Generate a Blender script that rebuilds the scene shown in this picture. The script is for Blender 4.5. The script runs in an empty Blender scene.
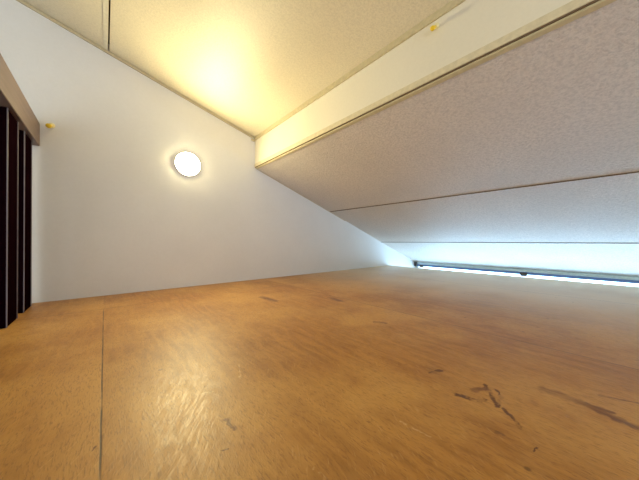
import bpy, bmesh, math, random
from mathutils import Vector
random.seed(4)
U = 0.29                     # camera height above the loft deck, the scene's unit
col = bpy.context.scene.collection

# ------------------------------------------------------------------ helpers
def link(name, bm, m, parent=None, smooth=False, bevel=0.0, seg=2):
    bmesh.ops.recalc_face_normals(bm, faces=bm.faces)
    me = bpy.data.meshes.new(name)
    bm.to_mesh(me); bm.free()
    me.materials.append(m)
    if smooth:
        for p in me.polygons: p.use_smooth = True
    o = bpy.data.objects.new(name, me)
    col.objects.link(o)
    if parent: o.parent = parent
    if bevel:
        md = o.modifiers.new('bevel', 'BEVEL'); md.width = bevel; md.segments = seg; md.limit_method = 'ANGLE'
    return o

def prism(bm, pts, y0, y1):
    """closed X-Z outline extruded along Y"""
    a = [bm.verts.new((x, y0, z)) for x, z in pts]
    b = [bm.verts.new((x, y1, z)) for x, z in pts]
    bm.faces.new(a); bm.faces.new(b[::-1])
    n = len(pts)
    for i in range(n):
        bm.faces.new((a[i], b[i], b[(i+1) % n], a[(i+1) % n]))
    return bm

def box(bm, x0, x1, y0, y1, z0, z1):
    return prism(bm, [(x0, z0), (x1, z0), (x1, z1), (x0, z1)], y0, y1)

def lathe(bm, prof, axis_o, axis, n=40):
    """profile (r, h) revolved around axis from axis_o"""
    axis = Vector(axis).normalized()
    u = axis.orthogonal().normalized(); v = axis.cross(u)
    rings = []
    for r, h in prof:
        c = Vector(axis_o) + axis*h
        if r < 1e-6: rings.append([bm.verts.new(c)])
        else: rings.append([bm.verts.new(c + (u*math.cos(2*math.pi*k/n) + v*math.sin(2*math.pi*k/n))*r) for k in range(n)])
    for A, B in zip(rings, rings[1:]):
        for k in range(n):
            k2 = (k+1) % n
            if len(A) == 1 and len(B) == 1: continue
            if len(A) == 1: bm.faces.new((A[0], B[k], B[k2]))
            elif len(B) == 1: bm.faces.new((A[k], A[k2], B[0]))
            else: bm.faces.new((A[k], A[k2], B[k2], B[k]))
    for R in (rings[0], rings[-1]):
        if len(R) > 1: bm.faces.new(R)
    return bm

def struct(name, bm, m, **k):
    o = link(name, bm, m, **k)
    o['kind'] = 'structure'
    return o

def empty(name, loc, label, cat, group=None):
    o = bpy.data.objects.new(name, None); col.objects.link(o)
    o.empty_display_size = .1
    o.location = loc; o['label'] = label; o['category'] = cat
    if group: o['group'] = group
    return o

# ------------------------------------------------------------------ materials
class NT:
    def __init__(s, name):
        s.m = bpy.data.materials.new(name); s.m.use_nodes = True
        s.t = s.m.node_tree; s.t.nodes.clear()
        s.out = s.n('ShaderNodeOutputMaterial')
        s.b = s.n('ShaderNodeBsdfPrincipled'); s.l(s.b.outputs[0], s.out.inputs[0])
        s.co = s.n('ShaderNodeTexCoord').outputs['Object']
    def n(s, k, **a):
        x = s.t.nodes.new(k)
        for q, v in a.items(): setattr(x, q, v)
        return x
    def l(s, a, b): s.t.links.new(a, b)
    def set(s, sock, v):
        if hasattr(v, 'links'): s.l(v, sock)
        else: sock.default_value = v
    def math(s, op, a, b=0.0, c=0.0, clamp=False):
        x = s.n('ShaderNodeMath', operation=op, use_clamp=clamp)
        for i, v in enumerate((a, b, c)): s.set(x.inputs[i], v)
        return x.outputs[0]
    def vm(s, op, a, b=(0, 0, 0), out=0, scale=None):
        x = s.n('ShaderNodeVectorMath', operation=op)
        s.set(x.inputs[0], a); s.set(x.inputs[1], b)
        if scale is not None: s.set(x.inputs['Scale'], scale)
        return x.outputs[out]
    def noise(s, scale, detail=3, rough=.5, vec=None, dist=0):
        x = s.n('ShaderNodeTexNoise'); x.inputs['Scale'].default_value = scale
        x.inputs['Detail'].default_value = detail; x.inputs['Roughness'].default_value = rough
        x.inputs['Distortion'].default_value = dist
        s.l(vec or s.co, x.inputs['Vector']); return x.outputs['Fac']
    def noisec(s, scale, detail=3, vec=None):
        x = s.n('ShaderNodeTexNoise'); x.inputs['Scale'].default_value = scale
        x.inputs['Detail'].default_value = detail
        s.l(vec or s.co, x.inputs['Vector']); return x.outputs['Color']
    def ramp(s, f, stops):
        x = s.n('ShaderNodeValToRGB'); e = x.color_ramp.elements
        while len(e) < len(stops): e.new(.5)
        for q, (p, c) in zip(e, stops):
            q.position = p; q.color = (*c, 1) if len(c) == 3 else c
        s.l(f, x.inputs[0]); return x.outputs[0]
    def mix(s, f, a, b, mode='MIX'):
        x = s.n('ShaderNodeMix', data_type='RGBA', blend_type=mode)
        s.set(x.inputs[0], f)
        for i, v in ((6, a), (7, b)):
            s.set(x.inputs[i], (*v, 1) if isinstance(v, tuple) and len(v) == 3 else v)
        return x.outputs[2]
    def maprange(s, v, a, b, c=0.0, d=1.0, smooth=True):
        x = s.n('ShaderNodeMapRange'); x.interpolation_type = 'SMOOTHSTEP' if smooth else 'LINEAR'
        s.set(x.inputs[0], v)
        for i, q in enumerate((a, b, c, d)): s.set(x.inputs[i+1], q)
        return x.outputs[0]
    def bump(s, h, strength, dist=.002):
        x = s.n('ShaderNodeBump'); x.inputs['Strength'].default_value = strength
        x.inputs['Distance'].default_value = dist
        s.l(h, x.inputs['Height']); s.l(x.outputs[0], s.b.inputs['Normal'])
    def fin(s, color=None, rough=.6, spec=.5, metal=0.0):
        if color is not None: s.set(s.b.inputs['Base Color'], (*color, 1) if isinstance(color, tuple) else color)
        s.set(s.b.inputs['Roughness'], rough)
        s.b.inputs['Specular IOR Level'].default_value = spec
        s.b.inputs['Metallic'].default_value = metal
        return s.m

def paper(name, c, var=.05, rough=.55, spec=.4, grain=150, bump=.35, stretch=(1, 1, 1), mottle=1.0, bd=.003):
    t = NT(name)
    v = t.vm('MULTIPLY', t.co, stretch)
    g = t.noise(grain, 4, .7, v)
    big = t.noise(2.2, 4, .55)
    c2 = tuple(x*(1-var*1.6) for x in c)
    base = t.mix(t.maprange(big, .35, .7), c, c2)
    base = t.mix(t.maprange(g, .35, .7, 0, .35*mottle), base, tuple(x*.74 for x in c))
    t.bump(g, bump, bd)
    return t.fin(base, rough, spec)

def plain(name, c, rough=.5, spec=.5, metal=0.0, grain=60, var=.12):
    t = NT(name)
    f = t.noise(grain, 3)
    base = t.mix(t.maprange(f, .3, .7), c, tuple(x*(1-var) for x in c))
    return t.fin(base, rough, spec, metal)

M_wall = paper('vinyl wall paper', (.81, .80, .785), .03, .5, .35, 90, .10, mottle=.25)
M_ceil = paper('cream embossed ceiling board', (.80, .72, .54), .04, .40, .5, 150, .6, mottle=1.7)
M_slope = paper('woven texture sloped board', (.81, .73, .66), .06, .40, .5, 110, 1.0, (1.1, .9, 1.1), mottle=2.6, bd=.006)
M_beam = paper('cream beam facing', (.84, .78, .64), .03, .5, .4, 90, .12, mottle=.3)
M_trim = plain('ochre cream moulding', (.62, .53, .33), .45)
M_trimpale = plain('pale cream moulding', (.76, .70, .54), .4)
M_band = plain('deep cream moulding', (.74, .65, .45), .4)
M_gap = plain('dark joint', (.09, .06, .03), .9, .1)
M_joint = plain('brown joint', (.20, .145, .09), .9, .1)
M_lower = plain('lower room boards', (.42, .33, .24), .6)
M_lwall = plain('lower room paint', (.78, .76, .72), .6)
M_under = plain('deck underside', (.35, .27, .18), .7)

def wood(name, c1, c2, rough, stretch, grain=30):
    t = NT(name)
    v = t.vm('MULTIPLY', t.co, stretch)
    g = t.noise(grain, 5, .6, v, .4)
    t.bump(g, .25, .001)
    return t.fin(t.mix(t.maprange(g, .35, .68), c1, c2), rough, .45 if rough < .6 else 0.0)
M_slat = wood('dark stained slat', (.007, .002, .003), (.004, .001, .002), .9, (1, 1, .06), 90)
M_edge = plain('greyish edge highlight', (.15, .12, .14), .5)  # colour of the highlight lines painted on the slat corners
M_rail = wood('brown painted rail', (.165, .11, .092), (.13, .083, .068), .42, (1, .05, 1), 70)
M_alu = plain('grey aluminium', (.55, .66, .68), .35, .5, .5)
M_blue = plain('slate blue rail', (.12, .20, .42), .4)
M_bracket = plain('dark brown bracket', (.055, .045, .040), .5)
M_yellow = plain('yellow plastic', (.90, .62, .02), .3)
M_pinpale = plain('pale yellow plastic', (.93, .82, .45), .3)
M_steel = plain('pin steel', (.6, .6, .6), .25, .5, 1.0)
M_whiteplastic = plain('white lamp rim', (.85, .83, .78), .35)

def floor_mat():
    t = NT('varnished plywood deck')
    co = t.co
    wob = t.vm('SCALE', t.vm('SUBTRACT', t.noisec(5, 3), (.5, .5, .5)), scale=.03)
    cw = t.vm('ADD', co, wob)
    # which sheet: 0.92 m wide sheets joined along Y
    sx = t.n('ShaderNodeSeparateXYZ'); t.l(co, sx.inputs[0]); X, Y, Z = sx.outputs
    sheet = t.math('FLOOR', t.math('DIVIDE', t.math('ADD', X, .004), .921))
    off = t.n('ShaderNodeCombineXYZ'); t.l(t.math('MULTIPLY', sheet, 3.7), off.inputs[1]); t.l(t.math('MULTIPLY', sheet, 1.3), off.inputs[0])
    cs = t.vm('ADD', cw, off.outputs[0])
    gl = t.noise(55, 6, .62, t.vm('MULTIPLY', cs, (1, .13, 1)), .6)        # long grain
    gf = t.noise(460, 4, .7, t.vm('MULTIPLY', cs, (1, .14, 1)))            # fine pores
    rotv = t.n('ShaderNodeVectorRotate'); rotv.inputs['Angle'].default_value = .55; rotv.rotation_type = 'Z_AXIS'
    t.l(cs, rotv.inputs['Vector'])
    gr = t.noise(300, 4, .6, t.vm('MULTIPLY', rotv.outputs[0], (1, .12, 1)))  # scuffs across the grain
    blot = t.noise(2.6, 5, .6, cs)
    blot2 = t.noise(9, 4, .6, cs)
    c = t.mix(t.maprange(gl, .3, .7), (.49, .228, .046), (.32, .132, .022))
    c = t.mix(t.maprange(blot, .38, .66), c, (.57, .30, .080))
    c = t.mix(t.maprange(blot2, .52, .72, 0, .45), c, (.38, .16, .035))
    c = t.mix(t.maprange(gf, .50, .66, 0, .6), c, (.22, .09, .024))
    c = t.mix(t.maprange(gr, .56, .72, 0, .40), c, (.66, .40, .17))
    # paler, greyer towards the window: reflected window light put into the deck colour
    painted_sheen = t.math('MULTIPLY', t.maprange(X, 1.0, 1.9), t.maprange(t.noise(3, 3), .2, .6, .7, 1.0))
    c = t.mix(t.math('MULTIPLY', painted_sheen, .85), c, (.82, .64, .40))
    # small specks
    vo = t.n('ShaderNodeTexVoronoi'); vo.inputs['Scale'].default_value = 14; t.l(cw, vo.inputs['Vector'])
    sp = t.math('MULTIPLY', t.maprange(vo.outputs['Distance'], .035, .075, 1, 0), t.maprange(t.noise(4, 2), .5, .56))
    c = t.mix(t.math('MULTIPLY', sp, .7), c, (.10, .035, .010))
    # marks: distance to segments on the deck
    fine = t.vm('SCALE', t.vm('SUBTRACT', t.noisec(60, 3), (.5, .5, .5)), scale=.022)
    cf = t.vm('ADD', co, fine)
    cf = t.vm('MULTIPLY', cf, (1, 1, 0))
    def seg(a, b, w, soft=1.6):
        a = (*a, 0); b = (*b, 0)
        ba = tuple(q-p for p, q in zip(a, b)); L2 = sum(q*q for q in ba)
        pa = t.vm('SUBTRACT', cf, a)
        h = t.math('DIVIDE', t.vm('DOT_PRODUCT', pa, ba, out=1), L2, clamp=True)
        w *= .78
        d = t.vm('LENGTH', t.vm('SUBTRACT', pa, t.vm('SCALE', ba, scale=h)), out=1)
        return t.maprange(d, w*.5, w*soft, 1, 0)
    def group(segs):
        r = None
        for s_ in segs:
            v = seg(*s_); r = v if r is None else t.math('MAXIMUM', r, v)
        return r
    brk = t.maprange(t.noise(45, 3), .40, .55, .25, 1)
    dark = t.math('MULTIPLY', group(DARK), brk)
    c = t.mix(t.math('MULTIPLY', dark, .9), c, (.095, .022, .006))
    soft = t.math('MULTIPLY', group(SOFT), t.maprange(t.noise(22, 4, .6, t.vm('MULTIPLY', cs, (1, .3, 1))), .35, .6, .4, 1))
    c = t.mix(t.math('MULTIPLY', soft, .85), c, (.16, .055, .022))
    pale = t.math('MULTIPLY', group(PALE), t.maprange(t.noise(60, 2), .42, .52))
    c = t.mix(t.math('MULTIPLY', pale, .4), c, (.78, .56, .30))
    # sheet joints
    ws = t.vm('ADD', co, t.vm('SCALE', t.vm('SUBTRACT', t.noisec(9, 2), (.5, .5, .5)), scale=.0016))
    s2 = t.n('ShaderNodeSeparateXYZ'); t.l(ws, s2.inputs[0])
    jx = None
    for x0 in (-.004, .917, 1.838):
        v = t.maprange(t.math('ABSOLUTE', t.math('SUBTRACT', s2.outputs[0], x0)), .0004, .0021, 1, 0)
        jx = v if jx is None else t.math('MAXIMUM', jx, v)
    jx = t.math('MULTIPLY', jx, t.maprange(s2.outputs[1], 1.40, 1.43, 1, 0))
    jy = t.maprange(t.math('ABSOLUTE', t.math('SUBTRACT', s2.outputs[1], 1.42)), .0004, .0024, 1, 0)
    j = t.math('MAXIMUM', jx, t.math('MULTIPLY', jy, t.maprange(X, 1.6, .6, .3, 1)))
    c = t.mix(t.math('MULTIPLY', j, t.maprange(t.noise(14, 3), .3, .55, .45, .95)), c, (.055, .025, .010))
    h = t.math('SUBTRACT', t.math('ADD', t.math('MULTIPLY', gf, .5), t.math('MULTIPLY', gr, .6)), t.math('MULTIPLY', j, .2))
    t.bump(h, .4, .0010)
    r = t.maprange(gr, .3, .7, .36, .52)
    r = t.math('MULTIPLY', r, t.math('SUBTRACT', 1.0, t.math('MULTIPLY', painted_sheen, .1)))
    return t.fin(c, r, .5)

# pixel -> deck coordinates were worked out once (see numbers): dark scars, soft stains, pale scratches
DARK = [((0.5863, 0.1755), (0.5588, 0.159), 0.005), ((0.5588, 0.159), (0.5255, 0.1374), 0.005), ((0.5255, 0.1374), (0.5637, 0.1426), 0.004), ((0.5637, 0.1426), (0.5829, 0.1557), 0.003), ((0.5254, 0.1271), (0.4924, 0.0997), 0.004), ((0.5463, 0.2655), (0.5762, 0.2571), 0.006), ((0.506, 0.1996), (0.5152, 0.1719), 0.006), ((0.5189, 0.165), (0.5306, 0.1589), 0.005), ((0.4519, 0.077), (0.4627, 0.0723), 0.0018), ((0.3208, 0.2624), (0.3209, 0.2564), 0.002), ((0.1249, 0.3543), (0.1315, 0.3532), 0.002), ((-0.0106, 0.4715), (-0.0085, 0.4742), 0.002)]
SOFT = [((0.6532, 0.0917), (0.6539, 0.0505), 0.014), ((0.6539, 0.0505), (0.6315, -0.0183), 0.01), ((0.6536, 0.0704), (0.6533, 0.0086), 0.006), ((0.5442, 0.1799), (0.5703, 0.1708), 0.008), ((0.4552, 0.1177), (0.4515, 0.1105), 0.003), ((0.6203, 1.1918), (0.6269, 1.0717), 0.02), ((0.8733, 0.9471), (0.8665, 0.8685), 0.02), ((0.1483, 0.4116), (0.1538, 0.384), 0.004), ((0.7374, 0.5623), (0.7554, 0.5326), 0.01), ((0.7064, 0.0216), (0.7337, -0.0247), 0.004)]
PALE = [((0.3626, 0.227), (0.3672, 0.1769), 0.0022), ((0.2035, 0.2549), (0.2064, 0.2275), 0.002), ((0.2411, 0.5777), (0.2134, 0.5013), 0.0016), ((0.1389, 0.511), (0.1583, 0.5029), 0.003)]
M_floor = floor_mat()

# ------------------------------------------------------------------ setting
YW = 6.07*U                     # the far wall
YB = -2.4                      # wall behind
XE = 8.87*U                     # deck edge at the window gap
XG = 10.94*U                    # window plane
XL = -2.7                       # far left wall
ZL = -2.1                       # lower room floor
K = [(2.955*U, 2.895*U), (5.60*U, 1.955*U), (8.33*U, .955*U), (10.94*U, .035*U)]     # underside of the sloped boards
TOP = (2.955*U, 3.665*U); S1 = .283
def upz(x): return TOP[1] + (TOP[0]-x)*S1

struct('wall_front', box(bmesh.new(), XL-.1, XG+.3, YW, YW+.1, ZL, 2.6), M_wall)
W2 = (-2.6, .8, -1.0, 1.05)          # unseen window added for fill light, in the end wall behind the loft
bm = bmesh.new()
box(bm, XL-.1, W2[0], YB-.1, YB, ZL, 2.6); box(bm, W2[1], XG+.3, YB-.1, YB, ZL, 2.6)
box(bm, W2[0], W2[1], YB-.1, YB, ZL, W2[2]); box(bm, W2[0], W2[1], YB-.1, YB, W2[3], 2.6)
struct('wall_back', bm, M_lwall)
struct('wall_left', box(bmesh.new(), XL-.1, XL, YB, YW, ZL, 2.6), M_lwall)
YD = -1.3                       # near end of the deck
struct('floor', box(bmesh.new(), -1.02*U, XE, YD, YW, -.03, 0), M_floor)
bm = bmesh.new(); box(bm, XL, XG+.3, YB, YW, ZL-.1, ZL)
struct('floor', bm, M_lower)
# joists under the deck keep it standing
bm = bmesh.new()
for x in (-.26, .45, 1.2, 1.95, 2.5): box(bm, x-.03, x+.03, YD, YW, -.13, -.031)
struct('trim_1', bm, M_under)

# upper ceiling: two boards either side of the seam, with a joint between
seamx = .045*U
def upboard(x0, x1):
    return prism(bmesh.new(), [(x0, upz(x0)), (x1, upz(x1)), (x1, upz(x1)+.04), (x0, upz(x0)+.04)], YB, YW)
struct('ceiling', upboard(seamx+.003, TOP[0]), M_ceil)
struct('ceiling', upboard(seamx-.91, seamx-.003), M_ceil)
struct('ceiling', upboard(XL, seamx-.916), M_ceil)
struct('trim_2', prism(bmesh.new(), [(XL, upz(XL)+.041), (TOP[0], upz(TOP[0])+.041), (TOP[0], upz(TOP[0])+.06), (XL, upz(XL)+.06)], YB, YW), M_gap)
# raised batten at the seam
struct('trim_3', prism(bmesh.new(), [(seamx-.022, upz(seamx-.022)-.004), (seamx-.004, upz(seamx-.004)-.005), (seamx-.004, upz(seamx-.004)-.0003), (seamx-.022, upz(seamx-.022)-.0003)], YB, YW-.014), M_trimpale)

# beam: drop between the upper ceiling and the sloped boards
bx, bz = K[0]
struct('wall_right', box(bmesh.new(), bx, bx+.03, YB, YW, bz, TOP[1]+.05), M_beam)
# moulding along the top of the beam face (upper ceiling joint), cream strips along its bottom
struct('trim_4', prism(bmesh.new(), [(bx-.0005, upz(bx)-.023), (bx-.007, upz(bx)-.023), (bx-.007, upz(bx-.007)-.0005), (bx-.0005, upz(bx)-.0005)], YB, YW-.003), M_trim)
struct('trim_5', box(bmesh.new(), bx-.004, bx-.0005, YB, YW-.002, bz+.003, bz+.026), M_band)
struct('trim_6', box(bmesh.new(), bx-.0015, bx+.004, YB, YW-.002, bz-.0005, bz+.0028), M_joint)
def slz(x):
    for (xa, za), (xb, zb) in zip(K, K[1:]):
        if x <= xb: return za + (x-xa)*(zb-za)/(xb-xa)
    return zb
def along(name, xa, xb, y0, y1, dz0, dz1, m, f=slz, **k):
    return struct(name, prism(bmesh.new(), [(xa, f(xa)+dz0), (xb, f(xb)+dz0), (xb, f(xb)+dz1), (xa, f(xa)+dz1)], y0, y1), m, **k)
along('trim_7', bx+.0035, bx+.018, YB, YW-.002, -.0045, .002, M_trim, bevel=.0015)
# sloped boards, thin joints between them
for i in range(3):
    (xa, za), (xb, zb) = K[i], K[i+1]
    g = .0022
    xa2 = xa + (g if i else .012); xb2 = xb - (g if i < 2 else 0)
    f = lambda x: za + (x-xa)*(zb-za)/(xb-xa)
    struct('ceiling', prism(bmesh.new(), [(xa2, f(xa2)), (xb2, f(xb2)), (xb2, f(xb2)+.03), (xa2, f(xa2)+.03)], YB, YW), M_slope)
bm = bmesh.new()
for i, ((xa, za), (xb, zb)) in enumerate(zip(K, K[1:])):
    if i == 0: za += .035*(zb-za)/(xb-xa); xa += .035
    prism(bm, [(xa, za+.031), (xb, zb+.031), (xb, zb+.05), (xa, za+.05)], YB, YW)
struct('trim_8', bm, M_gap)
for (x, z), wd in ((K[1], .006), (K[2], .008)):
    struct('trim_14', prism(bmesh.new(), [(x-wd/2, z+.0035), (x-wd/2, z-.0005), (x+wd/2, z-.0035), (x+wd/2, z+.0005)], YB, YW-.001), M_joint)
# moulding where the upper ceiling meets the far wall, and the thin bead under the slope
along('trim_9', XL, bx-.012, YW-.010, YW, -.014, -.0012, M_trim, f=upz, bevel=.001)
along('trim_10', XL, bx-.012, YW-.004, YW, -.0012, .0, M_gap, f=upz)
along('trim_11', bx+.02, 6.3*U, YW-.003, YW, -.005, -.0005, M_trim)
# little L shaped end piece of the moulding at the beam corner
struct('trim_12', prism(bmesh.new(), [(bx-.030, upz(bx)-.016), (bx-.006, upz(bx)-.022), (bx-.006, upz(bx)-.034), (bx-.034, upz(bx)-.026)], YW-.014, YW-.001), M_trim, bevel=.001)

# ------------------------------------------------------------------ window behind the gap
WY0, WY1 = -1.1, YW-.02
zt = K[-1][1]
ZH = -.042                                    # top of the glass
ZB = -1.45
bm = bmesh.new()
box(bm, XG+.02, XG+.12, YB, YW, ZL, ZB)                            # wall below the window
box(bm, XG+.02, XG+.12, YB, WY0, ZB, zt+.1)
box(bm, XG+.02, XG+.12, WY0, YW, ZH+.035, zt+.1)                     # above
box(bm, XG+.02, XG+.12, WY1, YW, ZB, ZH+.035)
struct('wall_right', bm, M_lwall)
win = bpy.data.objects.new('window_1', None); col.objects.link(win); win['kind'] = 'structure'
win.location = (XG, 0, ZB)
bm = bmesh.new()
dz = -ZB
for a in ((WY0, WY1, ZH, ZH+.034), (WY0, WY1, ZB, ZB+.04)): box(bm, 0+.0, .06, a[0], a[1], a[2]+dz, a[3]+dz)
for y in (WY0, WY1-.03): box(bm, 0, .06, y, y+.03, .04, ZH+dz)
link('window_frame', bm, M_alu, win)
t = NT('window glass')
tr = t.n('ShaderNodeBsdfTransparent'); gl = t.n('ShaderNodeBsdfGlossy'); gl.inputs['Roughness'].default_value = .02
mx = t.n('ShaderNodeMixShader'); mx.inputs[0].default_value = .05
t.l(tr.outputs[0], mx.inputs[1]); t.l(gl.outputs[0], mx.inputs[2]); t.l(mx.outputs[0], t.out.inputs[0])
link('window_pane', box(bmesh.new(), .028, .032, WY0+.01, WY1-.01, .02, ZH+dz+.01), t.m, win)
fill_win = bpy.data.objects.new('added_fill_window', None); col.objects.link(fill_win); fill_win['kind'] = 'structure'  # added out of view to give soft fill on the far wall
fill_win.location = (W2[0], YB, W2[2])
ww, wh = W2[1]-W2[0], W2[3]-W2[2]
bm = bmesh.new()
box(bm, 0, ww, -.07, -.02, 0, .05); box(bm, 0, ww, -.07, -.02, wh-.05, wh)
for x in (0, ww/2-.025, ww-.05): box(bm, x, x+.05, -.07, -.02, .05, wh-.05)
link('window_frame', bm, M_alu, fill_win)
t2 = NT('tinted fill glass')  # pane tint warms the blue sky light for the added fill
tr = t2.n('ShaderNodeBsdfTransparent'); tr.inputs[0].default_value = (1, .80, .69, 1); gl = t2.n('ShaderNodeBsdfGlossy'); gl.inputs['Roughness'].default_value = .02
mx = t2.n('ShaderNodeMixShader'); mx.inputs[0].default_value = .05
t2.l(tr.outputs[0], mx.inputs[1]); t2.l(gl.outputs[0], mx.inputs[2]); t2.l(mx.outputs[0], t2.out.inputs[0])
link('window_pane', box(bmesh.new(), .02, ww-.02, -.047, -.043, .02, wh-.02), t2.m, fill_win)
# aluminium head strip between slope and glass
struct('trim_13', box(bmesh.new(), XG-.012, XG+.02, YB, YW-.002, -.018, zt-.001), M_alu, bevel=.002)

# curtain rail with dark brackets
cr = empty('curtain_rail', (XG-.02, 0, -.030), 'slim slate blue curtain rail along the window gap below the sloped ceiling', 'curtain rail')
link('rail', box(bmesh.new(), -.008, .008, WY0, 5.92*U, -.012, .0115), M_blue, cr, bevel=.003)
for y, w, z0, z1 in ((5.99*U, .034, -.012, .040), (5.70*U, .05, -.018, .008), (2.07*U, .055, -.024, .010), (-1.9*U, .055, -.024, .010)):
    bm = bmesh.new()
    box(bm, -.016, -.009, y-w/2, y+w/2, z0, z1)
    box(bm, -.016, .012, y-w/2+.006, y+w/2-.006, z0-.004, z0)
    link('bracket', bm, M_bracket, cr, bevel=.001)

# ------------------------------------------------------------------ railing at the open side of the loft
rl = empty('railing', (-.90*U, 0, 0), 'railing of dark stained vertical boards under a brown top rail at the loft edge', 'railing')
y = 5.78*U
i = 0
while y > .45:
    bm = box(bmesh.new(), -.030*U, .040*U, y-.45*U, y, 0.0005, 2.555*U)
    sl = link('slat', bm, M_slat, rl, bevel=.001)
    for ye in (y-.45*U, y):
        eb = link('edge_highlight', box(bmesh.new(), .040*U-.0004, .040*U+.0026, ye-.0022, ye+.0022, .002, 2.55*U), M_edge, sl, bevel=.0006)  # pale strip drawn as the bright line of light along each slat corner
    y -= .80*U; i += 1
link('top_rail', box(bmesh.new(), -.075*U, .093*U, .22, YW-.006, 2.53*U, 2.90*U), M_rail, rl, bevel=.003)
# ------------------------------------------------------------------ wall lamp
lp = Vector((1.373*U, YW, 2.668*U))
lamp = empty('wall_lamp', lp, 'small round glowing white lamp mounted flat on the white end wall', 'lamp')
link('lamp_base', lathe(bmesh.new(), [(.068, 0), (.0735, .001), (.0740, .009), (.0730, .0112), (.0708, .0115)], (0, 0, 0), (0, -1, 0), 64), M_whiteplastic, lamp, smooth=True)
t = NT('lit diffuser')
em = t.n('ShaderNodeEmission'); em.inputs['Color'].default_value = (1.0, .86, .45, 1); em.inputs['Strength'].default_value = 195
t.l(em.outputs[0], t.out.inputs[0])
link('diffuser', lathe(bmesh.new(), [(.0700, .010), (.0705, .0118), (.067, .0145), (.058, .0168), (.040, .0185), (.018, .0193), (0, .0195)], (0, 0, 0), (0, -1, 0), 64), t.m, lamp, smooth=True)

# ------------------------------------------------------------------ push pins
def pin(loc, direction, s, label):
    r = empty('push_pin', loc, label, 'push pin', None)
    d = Vector(direction)
    link('pin_head', lathe(bmesh.new(), [(.0028, .012), (.0030, .016), (.0048, .024), (.0052, .026), (.0048, .028), (.001, .0285)], (0, 0, 0), d, 24), M_yellow, r, smooth=True)
    link('pin_collar', lathe(bmesh.new(), [(.0055, .005), (.0058, .007), (.0050, .009), (.0028, .0125)], (0, 0, 0), d, 24), M_pinpale, r, smooth=True)
    link('needle', lathe(bmesh.new(), [(.0005, -.002), (.0005, .006)], (0, 0, 0), d, 8), M_steel, r)
    r.scale = (s, s, s)
    return r
pin((-0.193, 1.7603, 0.8474), (-.18, -1, -.45), 2.0, "yellow push pin stuck in the white end wall beside the brown top rail")
pin((0.8569, 0.3907, 1.019), (-1, .15, -.8), 1.5, "yellow push pin in the beam face just under the upper ceiling, casting a shadow")

# ------------------------------------------------------------------ light: daylight through the window and the added fill window
w = bpy.data.worlds.new('sky'); bpy.context.scene.world = w; w.use_nodes = True
bg = w.node_tree.nodes['Background']; bg.inputs[0].default_value = (.43, .72, 1.0, 1); bg.inputs[1].default_value = 7.8
ld = bpy.data.lights.new('window_daylight', 'AREA'); ld.shape = 'RECTANGLE'; ld.size = ZH-ZB; ld.size_y = WY1-WY0
ld.cycles.is_portal = True
lo = bpy.data.objects.new('window_daylight', ld); col.objects.link(lo)
lo.location = (XG+.065, (WY0+WY1)/2, (ZH+ZB)/2); lo.rotation_euler = (0, math.radians(90), 0)

ld = bpy.data.lights.new('fill_window_daylight', 'AREA'); ld.shape = 'RECTANGLE'; ld.size = ww; ld.size_y = wh  # portal for the added fill window
ld.cycles.is_portal = True
lo = bpy.data.objects.new('fill_window_daylight', ld); col.objects.link(lo)
lo.location = (W2[0]+ww/2, YB-.09, W2[2]+wh/2); lo.rotation_euler = (math.radians(90), 0, 0)
# ------------------------------------------------------------------ camera
cd = bpy.data.cameras.new('camera'); cam = bpy.data.objects.new('camera', cd); col.objects.link(cam)
cd.sensor_width = 36; cd.lens = 253/639*36; cd.clip_start = .01
cam.location = (0, 0, U); cam.rotation_euler = (math.radians(90.2), 0, math.radians(-40.3))
sc = bpy.context.scene
sc.camera = cam
sc.view_settings.view_transform = 'Standard'; sc.view_settings.look = 'None'
sc.view_settings.exposure = .3; sc.view_settings.gamma = 1
